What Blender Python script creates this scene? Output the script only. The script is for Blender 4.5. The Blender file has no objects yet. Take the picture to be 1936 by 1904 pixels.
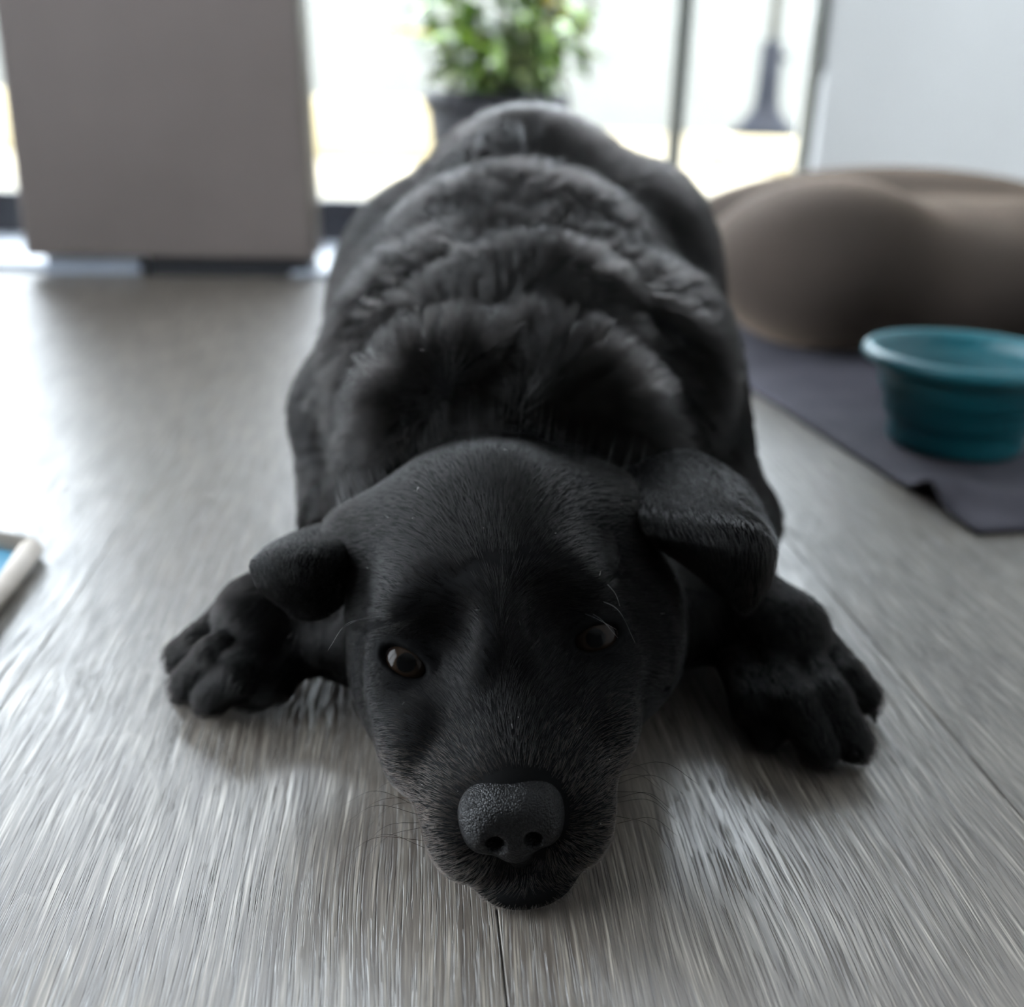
import bpy, math, random
import numpy as np
from mathutils import Matrix, Vector, Euler

S = bpy.context.scene
COL = S.collection
rng = np.random.default_rng(7)
random.seed(7)

# ------------------------------------------------------------------ camera, light, exposure
CAM_H, PITCH, ROLL, FPX = .335, math.radians(21.8), math.radians(1.5), 1936.
cf = np.array([0, math.cos(PITCH), -math.sin(PITCH)])
_r0 = np.array([1., 0, 0]); _u0 = np.array([0, math.sin(PITCH), math.cos(PITCH)])
cr = _r0*math.cos(ROLL) + _u0*math.sin(ROLL)
cu = -_r0*math.sin(ROLL) + _u0*math.cos(ROLL)
CC = np.array([0, 0, CAM_H])

def at(px, py, y=None, z=None):
    """a point of the place from the sight line through a pixel and one known coordinate"""
    d = cf + cr*(px-968)/FPX + cu*(952-py)/FPX
    t = (y-CC[1])/d[1] if y is not None else (z-CC[2])/d[2]
    return CC + d*t

cam = bpy.data.cameras.new('camera'); camo = bpy.data.objects.new('camera', cam); COL.objects.link(camo)
M = Matrix(((cr[0], cu[0], -cf[0], CC[0]), (cr[1], cu[1], -cf[1], CC[1]), (cr[2], cu[2], -cf[2], CC[2]), (0, 0, 0, 1)))
camo.matrix_world = M
cam.sensor_fit = 'HORIZONTAL'; cam.sensor_width = 36; cam.lens = 36; cam.clip_start = .01
cam.dof.use_dof = True; cam.dof.focus_distance = .452; cam.dof.aperture_fstop = 4.0
S.camera = camo

W = bpy.data.worlds.new('sky'); S.world = W; W.use_nodes = True
wn = W.node_tree.nodes; wb = wn['Background']
wb.inputs[0].default_value = (.84, .92, 1.0, 1); wb.inputs[1].default_value = 4.0
sun = bpy.data.lights.new('sun', 'SUN'); sun.energy = 4.5; sun.angle = math.radians(.6); sun.color = (1, .9, .66)
suno = bpy.data.objects.new('sun', sun); COL.objects.link(suno)
suno.rotation_euler = Vector((-.12, .62, -.95)).to_track_quat('-Z', 'Y').to_euler()

# room box, used by the portals and the shell
X0, X1, Y0, Y1, ZC = -2.3, 2.1, -2.3, 2.42, 2.5
def portal(name, loc, rot, sx, sy):
    l = bpy.data.lights.new(name, 'AREA'); l.shape = 'RECTANGLE'; l.size = sx; l.size_y = sy
    l.cycles.is_portal = True
    o = bpy.data.objects.new(name, l); COL.objects.link(o); o.location = loc; o.rotation_euler = rot
portal('door_portal', (-.775, Y1+.1, 1.12), (math.radians(-90), 0, 0), 2.85, 2.2)
portal('window_portal', (X0-.1, .55, 1.12), (0, math.radians(-90), 0), 2.2, 2.9)

vs = S.view_settings
vs.view_transform = 'Standard'; vs.look = 'None'; vs.gamma = 1; vs.use_curve_mapping = False
vs.exposure = 2.35
S.cycles.use_denoising = True
S.cycles.use_adaptive_sampling = True; S.cycles.adaptive_threshold = .06; S.cycles.adaptive_min_samples = 16
S.cycles.max_bounces = 5; S.cycles.diffuse_bounces = 3; S.cycles.glossy_bounces = 3; S.cycles.transmission_bounces = 2; S.cycles.transparent_max_bounces = 12
S.cycles.caustics_reflective = False; S.cycles.caustics_refractive = False

# ------------------------------------------------------------------ helpers
def tag(o, label=None, cat=None, group=None, kind=None):
    if label: o['label'] = label
    if cat: o['category'] = cat
    if group: o['group'] = group
    if kind: o['kind'] = kind
    return o

def mesh_obj(name, verts, faces, mat=None, parent=None, smooth=True):
    me = bpy.data.meshes.new(name)
    me.from_pydata([tuple(map(float, v)) for v in verts], [], [tuple(map(int, f)) for f in faces])
    me.update()
    if smooth: me.polygons.foreach_set('use_smooth', [True]*len(me.polygons))
    if mat: me.materials.append(mat)
    o = bpy.data.objects.new(name, me); COL.objects.link(o)
    if parent: o.parent = parent
    return o

def np_mesh(name, V, Q, mat, parent=None):
    me = bpy.data.meshes.new(name)
    n = Q.shape[1]
    me.vertices.add(len(V)); me.vertices.foreach_set('co', V.astype(np.float32).ravel())
    me.loops.add(Q.size); me.loops.foreach_set('vertex_index', Q.astype(np.int32).ravel())
    me.polygons.add(len(Q)); me.polygons.foreach_set('loop_start', np.arange(len(Q), dtype=np.int32)*n)
    me.polygons.foreach_set('use_smooth', np.ones(len(Q), bool))
    me.update(calc_edges=True); me.validate()
    me.materials.append(mat)
    o = bpy.data.objects.new(name, me); COL.objects.link(o)
    if parent: o.parent = parent
    return o

def box(name, lo, hi, mat, parent=None, bevel=0., smooth=False):
    x0, y0, z0 = lo; x1, y1, z1 = hi
    v = [(x0,y0,z0),(x1,y0,z0),(x1,y1,z0),(x0,y1,z0),(x0,y0,z1),(x1,y0,z1),(x1,y1,z1),(x0,y1,z1)]
    f = [(0,3,2,1),(4,5,6,7),(0,1,5,4),(1,2,6,5),(2,3,7,6),(3,0,4,7)]
    o = mesh_obj(name, v, f, mat, parent, smooth)
    if bevel:
        m = o.modifiers.new('bevel', 'BEVEL'); m.width = bevel; m.segments = 3
        o.data.polygons.foreach_set('use_smooth', [True]*6)
    return o

def lathe(name, prof, mat, parent=None, n=64, loc=(0,0,0)):
    v = []; f = []
    for r, z in prof:
        for k in range(n):
            a = 2*math.pi*k/n; v.append((r*math.cos(a)+loc[0], r*math.sin(a)+loc[1], z+loc[2]))
    for i in range(len(prof)-1):
        for k in range(n):
            k2 = (k+1) % n
            f.append((i*n+k, i*n+k2, (i+1)*n+k2, (i+1)*n+k))
    return mesh_obj(name, v, f, mat, parent)

def tube(name, pts, rad, mat, parent=None, n=8):
    """a tube along points; rad a number or one per point"""
    pts = [Vector(p) for p in pts]
    if not hasattr(rad, '__len__'): rad = [rad]*len(pts)
    v = []; f = []
    for i, p in enumerate(pts):
        t = (pts[min(i+1, len(pts)-1)] - pts[max(i-1, 0)]).normalized()
        a = t.orthogonal().normalized() if i == 0 else (a - t*a.dot(t)).normalized()
        b = t.cross(a)
        for k in range(n):
            th = 2*math.pi*k/n
            v.append(p + (a*math.cos(th) + b*math.sin(th))*rad[i])
    for i in range(len(pts)-1):
        for k in range(n):
            k2 = (k+1) % n
            f.append((i*n+k, i*n+k2, (i+1)*n+k2, (i+1)*n+k))
    f.append(tuple(range(n-1, -1, -1))); f.append(tuple((len(pts)-1)*n+k for k in range(n)))
    return mesh_obj(name, v, f, mat, parent)

# ------------------------------------------------------------------ materials
def mat(name, col=(.5,.5,.5), rough=.5, spec=.5, **kw):
    m = bpy.data.materials.new(name); m.use_nodes = True
    b = m.node_tree.nodes['Principled BSDF']
    b.inputs['Base Color'].default_value = (*col, 1); b.inputs['Roughness'].default_value = rough
    b.inputs['Specular IOR Level'].default_value = spec
    for k, v in kw.items(): b.inputs[k.replace('_', ' ')].default_value = v
    return m

class NT:
    def __init__(s, m): s.t = m.node_tree; s.n = s.t.nodes; s.b = s.n['Principled BSDF']
    def add(s, typ, **kw):
        nd = s.n.new('ShaderNode'+typ)
        for k, v in kw.items(): setattr(nd, k, v)
        return nd
    def link(s, a, b): s.t.links.new(a, b)
    def math(s, op, a, b=None, clamp=False):
        nd = s.add('Math', operation=op); nd.use_clamp = clamp
        for i, q in enumerate((a, b)):
            if q is None: continue
            if isinstance(q, (int, float)): nd.inputs[i].default_value = q
            else: s.link(q, nd.inputs[i])
        return nd.outputs[0]
    def mapping(s, vec, scale=(1,1,1), loc=None):
        nd = s.add('Mapping'); s.link(vec, nd.inputs[0]); nd.inputs['Scale'].default_value = scale
        if loc is not None: s.link(loc, nd.inputs['Location'])
        return nd.outputs[0]
    def noise(s, vec, scale, detail=3, rough=.5, dist=0.):
        nd = s.add('TexNoise'); s.link(vec, nd.inputs['Vector'])
        nd.inputs['Scale'].default_value = scale; nd.inputs['Detail'].default_value = detail
        nd.inputs['Roughness'].default_value = rough; nd.inputs['Distortion'].default_value = dist
        return nd.outputs[0]
    def ramp(s, fac, stops):
        nd = s.add('ValToRGB'); s.link(fac, nd.inputs[0]); e = nd.color_ramp.elements
        while len(e) < len(stops): e.new(.5)
        for el, (p, c) in zip(e, stops):
            el.position = p; el.color = (*c, 1) if hasattr(c, '__len__') else (c, c, c, 1)
        return nd.outputs[0]
    def mix(s, fac, a, b, blend='MIX'):
        nd = s.add('Mix', data_type='RGBA', blend_type=blend)
        for i, q in ((0, fac), (6, a), (7, b)):
            if isinstance(q, (int, float)): nd.inputs[i].default_value = q
            elif isinstance(q, tuple): nd.inputs[i].default_value = (*q, 1)
            else: s.link(q, nd.inputs[i])
        return nd.outputs[2]
    def bump(s, h, strength, dist):
        nd = s.add('Bump'); s.link(h, nd.inputs['Height']); nd.inputs['Strength'].default_value = strength
        nd.inputs['Distance'].default_value = dist; s.link(nd.outputs[0], s.b.inputs['Normal'])

def wood_material():
    m = mat('grey_oak_vinyl', rough=.4, spec=.5, IOR=2.0); t = NT(m)
    tc = t.add('TexCoord'); oi = t.add('ObjectInfo')
    cmb = t.add('CombineXYZ')
    t.link(t.math('MULTIPLY', oi.outputs['Random'], 7.3), cmb.inputs[0])
    t.link(t.math('MULTIPLY', oi.outputs['Random'], 31.7), cmb.inputs[1])
    add = t.add('VectorMath', operation='ADD'); t.link(tc.outputs['Object'], add.inputs[0]); t.link(cmb.outputs[0], add.inputs[1])
    p = add.outputs[0]
    # slow wander of the grain lines
    wob = t.noise(t.mapping(p, (5, 1.6, 1)), 1.6, 2, .5)
    wv = t.add('CombineXYZ'); t.link(t.math('MULTIPLY', t.math('SUBTRACT', wob, .5), .03), wv.inputs[0])
    ad2 = t.add('VectorMath', operation='ADD'); t.link(p, ad2.inputs[0]); t.link(wv.outputs[0], ad2.inputs[1])
    q = ad2.outputs[0]
    broad = t.noise(t.mapping(q, (9, .9, 1)), 1.5, 3, .55)
    mid = t.noise(t.mapping(q, (150, 5, 1)), 2.0, 3, .6)
    fine = t.noise(t.mapping(q, (520, 9, 1)), 2.0, 2, .55)
    # cathedral arches
    wv2 = t.add('TexWave', wave_type='RINGS', rings_direction='Z', wave_profile='SAW')
    t.link(t.mapping(p, (1.0, .16, 1)), wv2.inputs[0]); wv2.inputs['Scale'].default_value = 32
    wv2.inputs['Distortion'].default_value = 2.4; wv2.inputs['Detail'].default_value = 2; wv2.inputs['Detail Scale'].default_value = 2.2
    arch = wv2.outputs['Fac']
    base = t.ramp(broad, [(.3, (.088, .073, .059)), (.7, (.152, .131, .110))])
    base = t.mix(t.ramp(mid, [(.35, 1.), (.62, 0.)]), base, (.060, .047, .036))
    pore = t.ramp(fine, [(.53, 0.), (.64, 1.)])
    pale = t.math('MULTIPLY', pore, t.ramp(mid, [(.42, 0.), (.62, 1.)]))
    base = t.mix(t.math('MULTIPLY', pale, .75), base, (.40, .355, .30))
    base = t.mix(t.math('MULTIPLY', t.ramp(arch, [(.75, 0.), (1., 1.)]), .3), base, (.22, .195, .165))
    t.link(base, t.b.inputs['Base Color'])
    t.link(t.ramp(mid, [(.3, .42), (.7, .30)]), t.b.inputs['Roughness'])
    dk = t.ramp(fine, [(.38, 0.), (.46, 1.)])
    h = t.math('ADD', t.math('MULTIPLY', dk, .8), t.math('ADD', t.math('MULTIPLY', mid, .35), t.math('MULTIPLY', arch, .22)))
    t.bump(h, 1., .0009)
    return m

def mottled(name, c1, c2, scale, rough, bump=0., bscale=200, **kw):
    m = mat(name, c1, rough, **kw); t = NT(m); tc = t.add('TexCoord')
    n = t.noise(tc.outputs['Object'], scale, 4, .55)
    t.link(t.ramp(n, [(.35, c1), (.65, c2)]), t.b.inputs['Base Color'])
    if bump:
        t.bump(t.noise(tc.outputs['Object'], bscale, 3, .6), bump, .002)
    return m

WOOD = wood_material()
PLASTER = mottled('white_plaster', (.78,.78,.77), (.82,.82,.81), 3, .8, .2, 60)
CEIL = mottled('ceiling_paint', (.80,.80,.79), (.83,.83,.82), 2, .85)
TERRACE = mottled('terrace_concrete', (.105,.09,.06), (.125,.107,.072), 4, .85, .3, 80)  # outdoor ground, wall and cream colours darkened to offset the overbright daylight
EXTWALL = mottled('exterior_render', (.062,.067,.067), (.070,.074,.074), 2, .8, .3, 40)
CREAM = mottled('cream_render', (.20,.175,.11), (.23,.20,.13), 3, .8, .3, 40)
FRAME = mottled('grey_door_frame', (.16,.165,.15), (.19,.195,.18), 8, .45)
DARKRAIL = mottled('dark_rail', (.022,.024,.032), (.034,.036,.045), 12, .4)
SILL = mottled('pale_sill', (.50,.56,.66), (.58,.63,.72), 5, .35)
CAB = mottled('taupe_laminate', (.158,.130,.118), (.185,.153,.140), 2.2, .5)
PLINTH = mottled('black_plinth', (.018,.019,.024), (.026,.027,.032), 10, .5)
POTM = mottled('black_pot', (.008,.0075,.010), (.014,.013,.016), 14, .6, .2, 60, spec=.15)
SOIL = mottled('potting_soil', (.03,.02,.013), (.06,.04,.025), 60, .9, .8, 90)
BLACKM = mottled('black_iron', (.005,.006,.009), (.009,.010,.014), 20, .7, spec=.06)
POLE = mottled('grey_pole', (.050,.052,.050), (.06,.062,.06), 6, .4)
MATM = mottled('plum_grey_fabric', (.050,.046,.062), (.072,.067,.086), 14, .9, .6, 700)
TEAL = mottled('teal_silicone', (.005,.105,.135), (.006,.125,.155), 6, .42)
CUSH = mottled('brown_plush', (.015,.0092,.006), (.022,.0138,.0093), 5, .95, .5, 160)
_b = CUSH.node_tree.nodes['Principled BSDF']
_b.inputs['Sheen Weight'].default_value = .24; _b.inputs['Sheen Roughness'].default_value = .45
_b.inputs['Sheen Tint'].default_value = (.85, .62, .45, 1)
TRAYB = mottled('blue_lining', (.05,.20,.33), (.07,.25,.38), 9, .7, .4, 300)
TRAYR = mottled('oatmeal_edging', (.42,.37,.32), (.50,.45,.40), 30, .85, .6, 500)

def glass_material():
    m = bpy.data.materials.new('window_glass'); m.use_nodes = True; nt = m.node_tree; nt.nodes.clear()
    o = nt.nodes.new('ShaderNodeOutputMaterial'); mx = nt.nodes.new('ShaderNodeMixShader')
    tr = nt.nodes.new('ShaderNodeBsdfTransparent'); tr.inputs[0].default_value = (.955, .962, .965, 1)
    gl = nt.nodes.new('ShaderNodeBsdfGlossy'); gl.inputs['Roughness'].default_value = .02
    fr = nt.nodes.new('ShaderNodeFresnel'); fr.inputs[0].default_value = 1.45
    nt.links.new(fr.outputs[0], mx.inputs[0]); nt.links.new(tr.outputs[0], mx.inputs[1]); nt.links.new(gl.outputs[0], mx.inputs[2])
    nt.links.new(mx.outputs[0], o.inputs[0]); return m
GLASS = glass_material()

# ------------------------------------------------------------------ the room
PT = .008
slab = tag(box('floor', (X0, Y0, -.16), (X1, Y1, -PT), mottled('screed', (.10,.09,.08), (.13,.12,.11), 6, .9)),
           'grey oak plank floor of the room', None, None, 'structure')
TH = math.radians(6.0); PW, PL = .2715, 2.4
pc = None
for i in range(-11, 11):
    w0 = .035 + i*PW + PW/2
    off = [1.62, 1.86, 1.5, 1.95, 1.7, 1.55][i % 6]
    for j in range(-3, 4):
        s0 = j*PL + off + PL/2
        cx = w0*math.cos(TH) - s0*math.sin(TH); cy = w0*math.sin(TH) + s0*math.cos(TH)
        if cx < X0-.5 or cx > X1+.5 or cy < Y0-1 or cy > Y1+1: continue
        # whole planks stop at the walls; the overhang is cut by clipping the outline to the room
        hw, hl = PW/2-.0002, PL/2-.0002
        corners = [(-hw,-hl),(hw,-hl),(hw,hl),(-hw,hl)]
        poly = [(cx+a*math.cos(TH)-b*math.sin(TH), cy+a*math.sin(TH)+b*math.cos(TH)) for a, b in corners]
        clipped = False
        for ax, lim, sg in ((0,X0,1),(0,X1,-1),(1,Y0,1),(1,Y1,-1)):
            out = []
            for k in range(len(poly)):
                a, b = poly[k], poly[(k+1) % len(poly)]
                da, db = sg*(a[ax]-lim), sg*(b[ax]-lim)
                if da >= 0: out.append(a)
                if da*db < 0:
                    q = da/(da-db); out.append((a[0]+(b[0]-a[0])*q, a[1]+(b[1]-a[1])*q)); clipped = True
                if da < 0: clipped = True
            poly = out
            if not poly: break
        if len(poly) < 3: continue
        if not clipped and pc is not None:
            o = bpy.data.objects.new('plank', pc.data); COL.objects.link(o)
        else:
            loc = []
            for a, b in poly:
                dx, dy = a-cx, b-cy
                loc.append((dx*math.cos(TH)+dy*math.sin(TH), -dx*math.sin(TH)+dy*math.cos(TH)))
            n = len(loc); ctr = (sum(a for a, b in loc)/n, sum(b for a, b in loc)/n)
            def shrink(d):
                r = []
                for a, b in loc:
                    r.append((a - math.copysign(d, a-ctr[0]), b - math.copysign(d, b-ctr[1])))
                return r
            top = shrink(.0006)
            v = [(a,b,-PT) for a,b in loc] + [(a,b,-.0007) for a,b in loc] + [(a,b,0) for a,b in top]
            f = [tuple(range(n-1,-1,-1)), tuple(2*n+k for k in range(n))]
            for k in range(n):
                k2 = (k+1) % n
                f += [(k,k2,n+k2,n+k), (n+k,n+k2,2*n+k2,2*n+k)]
            o = mesh_obj('plank', v, f, WOOD, None, False)
            if not clipped: pc = o
        o.location = (cx, cy, 0); o.rotation_euler = (0, 0, TH); o.parent = slab

def struct(name, lo, hi, m, label=None, bevel=0.):
    return tag(box(name, lo, hi, m, None, bevel), label, None, None, 'structure')

DX0, DX1, DH = -2.2, .66, 2.22       # sliding door opening in the back wall
struct('ceiling', (X0-.2, Y0-.2, ZC), (X1+.2, Y1+.2, ZC+.2), CEIL, 'plain white ceiling of the room')
bw = struct('wall_back', (DX1, Y1, -.16), (X1+.2, Y1+.2, ZC), PLASTER, 'pale grey wall to the side of the glass door')
box('wall_pier', (X0-.2, Y1, -.16), (DX0, Y1+.2, ZC), PLASTER, bw)
box('door_lintel', (DX0, Y1, DH), (DX1, Y1+.2, ZC), PLASTER, bw)
struct('wall_right', (X1, Y0-.2, -.16), (X1+.2, Y1, ZC), PLASTER, 'white side wall of the room')
struct('wall_front', (X0-.2, Y0-.2, -.16), (X1, Y0, ZC), mottled('slate_paint', (.10,.105,.11), (.13,.135,.14), 2, .8), 'slate grey wall facing the glass door')
lw = struct('wall_left', (X0-.2, Y0, -.16), (X0, -.9, ZC), PLASTER, 'white wall holding the large side window')
box('wall_pier', (X0-.2, 2.0, -.16), (X0, Y1, ZC), PLASTER, lw)
box('window_lintel', (X0-.2, -.9, DH), (X0, 2.0, ZC), PLASTER, lw)
box('window_base', (X0-.2, -.9, -.16), (X0, 2.0, .02), PLASTER, lw)

wl = tag(bpy.data.objects.new('window_1', None), 'large side window of the room', None, None, 'structure'); COL.objects.link(wl)
for y in (-.9, .05, .99, 1.94): box('frame_post', (X0-.14, y, .02), (X0-.06, y+.06, DH), FRAME, wl)
for z in (.02, DH-.06): box('frame_rail', (X0-.14, -.84, z), (X0-.06, 1.94, z+.06), FRAME, wl)
for y in (-.84, .11, 1.05): box('pane', (X0-.103, y, .08), (X0-.097, y+.88, DH-.06), GLASS, wl)

# sliding glass door in the back wall
door = tag(bpy.data.objects.new('door_1', None), 'wide glass sliding door letting in bright daylight', None, None, 'structure'); COL.objects.link(door)
box('sill', (DX0, 1.975, .0), (-.33, Y1-.02, .012), SILL, door, .003)
box('bottom_rail', (DX0, Y1+.05, -.02), (-.30, Y1+.11, .095), DARKRAIL, door, .004)
box('bottom_track', (-.30, Y1+.05, -.02), (DX1, Y1+.11, .03), FRAME, door, .004)
box('top_rail', (DX0, Y1+.05, DH-.08), (DX1, Y1+.11, DH), FRAME, door)
pp = at(1288, 130, y=Y1+.06)
for x in (DX0, pp[0]-.0135, DX1-.02):
    box('stile', (x, Y1+.045, .0), (x+.027, Y1+.115, DH-.08), FRAME, door, .003)
box('pane', (DX0+.027, Y1+.077, .03), (pp[0]-.0135, Y1+.083, DH-.08), GLASS, door)
box('pane', (pp[0]+.0135, Y1+.077, .03), (DX1-.02, Y1+.083, DH-.08), GLASS, door)
# pull handle on the closing stile
hz = at(1560, 110, y=Y1+.02)
tube('handle', [(DX1-.012, Y1+.05, hz[2]-.02), (DX1-.02, Y1+.012, hz[2]-.02), (DX1-.02, Y1+.012, hz[2]+.2), (DX1-.012, Y1+.05, hz[2]+.2)], .012, FRAME, door, 10)

# ------------------------------------------------------------------ outside
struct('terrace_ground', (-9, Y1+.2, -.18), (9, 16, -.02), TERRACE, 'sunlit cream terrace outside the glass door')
struct('terrace_wall', (-9, 12, -.02), (9, 12.3, 3.4), EXTWALL, 'wall at the end of the terrace, coloured dark so daylight shows it white')  # grey base colour holds back the overexposed daylight on this wall
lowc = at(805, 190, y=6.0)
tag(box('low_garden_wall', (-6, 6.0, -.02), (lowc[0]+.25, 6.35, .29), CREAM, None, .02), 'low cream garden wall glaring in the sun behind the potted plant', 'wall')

# parasol stand
PY = 6.0; pb = at(1442, 258, y=PY); k = PY*.93/FPX      # metres per pixel at the stand
par = tag(bpy.data.objects.new('parasol_stand', None), 'black flared parasol stand holding a slim grey pole outside the door', 'parasol stand'); COL.objects.link(par)
par.location = (pb[0], PY, -.02); zb = pb[2]+.02
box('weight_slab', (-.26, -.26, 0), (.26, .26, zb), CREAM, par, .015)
lathe('foot', [(0, zb), (.19, zb), (.19, zb+.02), (.15, zb+.05), (.10, zb+.10), (.068, zb+.15), (.060, zb+.22), (.054, zb+.47), (.045, zb+.475), (0, zb+.475)], BLACKM, par, 32)
lathe('pole', [(0, zb+.47), (.028, zb+.47), (.028, 2.4), (0, 2.4)], POLE, par, 24)
tube('clamp_knob', [(.03, 0, zb+.40), (.085, 0, zb+.40)], [.012, .02], BLACKM, par, 12)

# ------------------------------------------------------------------ potted plant
PLY = 2.95; pl, pr = at(800, 172, y=PLY), at(1080, 172, y=PLY)
pcx = (pl[0]+pr[0])/2; prad = (pr[0]-pl[0])/2; ptop = pl[2]
plant = tag(bpy.data.objects.new('potted_plant', None), 'leafy green plant with yellow blooms in a black pot', 'plant'); COL.objects.link(plant)
plant.location = (pcx, PLY, -.02); ph = ptop+.02
lathe('pot', [(0, 0), (prad*.72, 0), (prad*.76, .02), (prad*.93, ph-.05), (prad*.93, ph-.045), (prad, ph-.04), (prad, ph), (prad*.93, ph), (prad*.9, ph-.04), (prad*.88, ph-.05)], POTM, plant, 48)
lathe('soil', [(prad*.89, ph-.045), (prad*.5, ph-.03), (0, ph-.025)], SOIL, plant, 32)
LEAVES = []
for i, (c1, c2) in enumerate([((.14,.25,.012), (.20,.33,.02)), ((.04,.09,.015), (.06,.13,.024)), ((.15,.18,.06), (.20,.23,.09))]):
    m = mottled('leaf_green_%d' % i, c1, c2, 25, .45); b = m.node_tree.nodes['Principled BSDF']
    b.inputs['Subsurface Weight'].default_value = 0
    LEAVES.append(m)
YEL = mottled('yellow_petal', (.62,.50,.03), (.70,.58,.05), 25, .6)
STEM = mottled('green_stem', (.10,.15,.04), (.16,.21,.07), 30, .6)
def leaf_mesh(name, L, wd, m, bend):
    v = []; f = []
    for i in range(7):
        t = i/6; w = wd*math.sin(math.pi*min(1, t*.93+.05))**.8; y = L*t; z = -bend*L*t*t
        v += [(-w, y, z+.25*w), (0, y, z), (w, y, z+.25*w)]
    for i in range(6):
        for k in range(2):
            f.append((i*3+k, i*3+k+1, i*3+k+4, i*3+k+3))
    me = bpy.data.meshes.new(name); me.from_pydata(v, [], f); me.materials.append(m)
    me.polygons.foreach_set('use_smooth', [True]*len(f)); return me
LM = [leaf_mesh('leaf', .10, .022, m, .35) for m in LEAVES] + [leaf_mesh('leaf', .13, .018, m, .5) for m in LEAVES]
PM = leaf_mesh('petal', .07, .026, YEL, .2)
nleaf = 0
for s_ in range(30):
    a = random.uniform(0, 2*math.pi); r0 = prad*random.uniform(.15, .88); lean = random.uniform(.1, .5)
    hgt = random.uniform(.14, .48); x0, y0 = r0*math.cos(a), r0*math.sin(a)
    pts = [(x0+lean*hgt*t*t*math.cos(a)*1.1, y0+lean*hgt*t*t*math.sin(a)*1.1, ph-.04+hgt*t) for t in (0,.25,.5,.75,1)]
    st = tube('stem', pts, [.005,.0045,.004,.003,.002], STEM, plant, 6)
    for q in range(11):
        t = .18+.82*q/10; i = min(3, int(t*4)); fr = t*4-i
        p = [pts[i][c]*(1-fr)+pts[i+1][c]*fr for c in range(3)]
        o = bpy.data.objects.new('leaf', random.choice(LM)); COL.objects.link(o); o.parent = plant
        o.location = p; o.rotation_euler = (random.uniform(-.5, .7), random.uniform(-.4, .4), q*2.4+random.uniform(-.4, .4))
        sc = random.uniform(.7, 1.15); o.scale = (sc, sc, sc); nleaf += 1
for (px, py) in ((1035, 12), (1050, 40), (1020, -10), (1045, -30), (775, 62)):
    b = at(px, py, y=PLY-.05); b = b - np.array([pcx, PLY, -.02])
    fl = mesh_obj('blossom', [(0,0,0),(.006,0,.004),(0,.006,.004),(-.006,0,.004),(0,-.006,.004)], [(0,2,1),(0,3,2),(0,4,3),(0,1,4),(1,2,3,4)], YEL, plant)
    fl.location = b
    tube('stem', [(0,0,0), (-b[0]*.25, -b[1]*.3, -(b[2]-ph)*.5), (-b[0]*.6, -b[1]*.6, -(b[2]-ph)-.04)], .0022, STEM, fl, 6)
    for q in range(7):
        o = bpy.data.objects.new('petal', PM); COL.objects.link(o); o.parent = fl
        o.rotation_euler = (random.uniform(-.1, .9), 0, q*.9+random.uniform(-.2, .2))

# ------------------------------------------------------------------ cabinet by the door
cl, crr = at(62, 484, y=1.955), at(592, 492, y=1.955)
cab = tag(bpy.data.objects.new('cabinet', None), 'tall taupe cabinet with recessed dark plinth standing by the glass door', 'cabinet'); COL.objects.link(cab)
cx0, cx1 = cl[0], crr[0]; cw = cx1-cx0; cab.location = (cx0, 1.925, 0); cab.rotation_euler = (0, 0, math.radians(5)); zc = (cl[2]+crr[2])/2
# carcase leans in very slightly towards the top
hh = 1.15; tp = .02
v = [(0,.012,zc),(cw,.012,zc),(cw,.17,zc),(0,.17,zc),(tp,.012,hh),(cw-tp,.012,hh),(cw-tp,.17,hh),(tp,.17,hh)]
o = mesh_obj('body', v, [(0,3,2,1),(4,5,6,7),(0,1,5,4),(1,2,6,5),(2,3,7,6),(3,0,4,7)], CAB, cab, False)
d_ = mesh_obj('door', [(.003,-.006,zc+.004),(cw-.003,-.006,zc+.004),(cw-tp-.003,-.006,hh-.004),(tp+.003,-.006,hh-.004),
                       (.003,.0115,zc+.004),(cw-.003,.0115,zc+.004),(cw-tp-.003,.0115,hh-.004),(tp+.003,.0115,hh-.004)],
              [(0,1,2,3),(7,6,5,4),(0,4,5,1),(1,5,6,2),(2,6,7,3),(3,7,4,0)], CAB, cab, False)
mm = d_.modifiers.new('bevel', 'BEVEL'); mm.width = .003; mm.segments = 2
box('plinth', (cw*.42, .008, 0), (cw-.012, .15, zc), PLINTH, cab)
box('foot', (.03, .02, 0), (.20, .15, zc), SILL, cab)
tube('handle', [(cw-.07, -.006, .66), (cw-.07, -.035, .67), (cw-.07, -.035, .83), (cw-.07, -.006, .84)], .006, DARKRAIL, d_, 8)

# ------------------------------------------------------------------ fabric mat with a rucked edge
ma, mb_ = at(1848, 1008, z=.003), at(1446, 752, z=.003)
ev = (mb_-ma)[:2]; eL = np.linalg.norm(ev); ev = ev/eL; nv = np.array([ev[1], -ev[0]])     # along the left edge, then to the right
if nv[0] < 0: nv = -nv
mw, ml = .95, 1.15
gu, gv = 70, 80
V = np.zeros((gu*gv, 3)); 
for i in range(gu):
    for j in range(gv):
        a = mw*i/(gu-1); b = ml*j/(gv-1)
        ruck = .020*math.exp(-((b-.075)/.020)**2)*math.exp(-(a/.06)**2) + .007*math.exp(-((b-.03-.25*a)/.016)**2)*math.exp(-((a-.1)/.10)**2)
        z = .0045 + ruck + .0012*math.sin(9*a+3*math.sin(7*b))*math.sin(13*b)**2*(1 if 0 else 1)
        z = max(z, .004)
        px_ = ma[0] + ev[0]*b + nv[0]*a; py_ = ma[1] + ev[1]*b + nv[1]*a
        V[i*gv+j] = (px_, py_, z)
Q = np.array([(i*gv+j, (i+1)*gv+j, (i+1)*gv+j+1, i*gv+j+1) for i in range(gu-1) for j in range(gv-1)])
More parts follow.
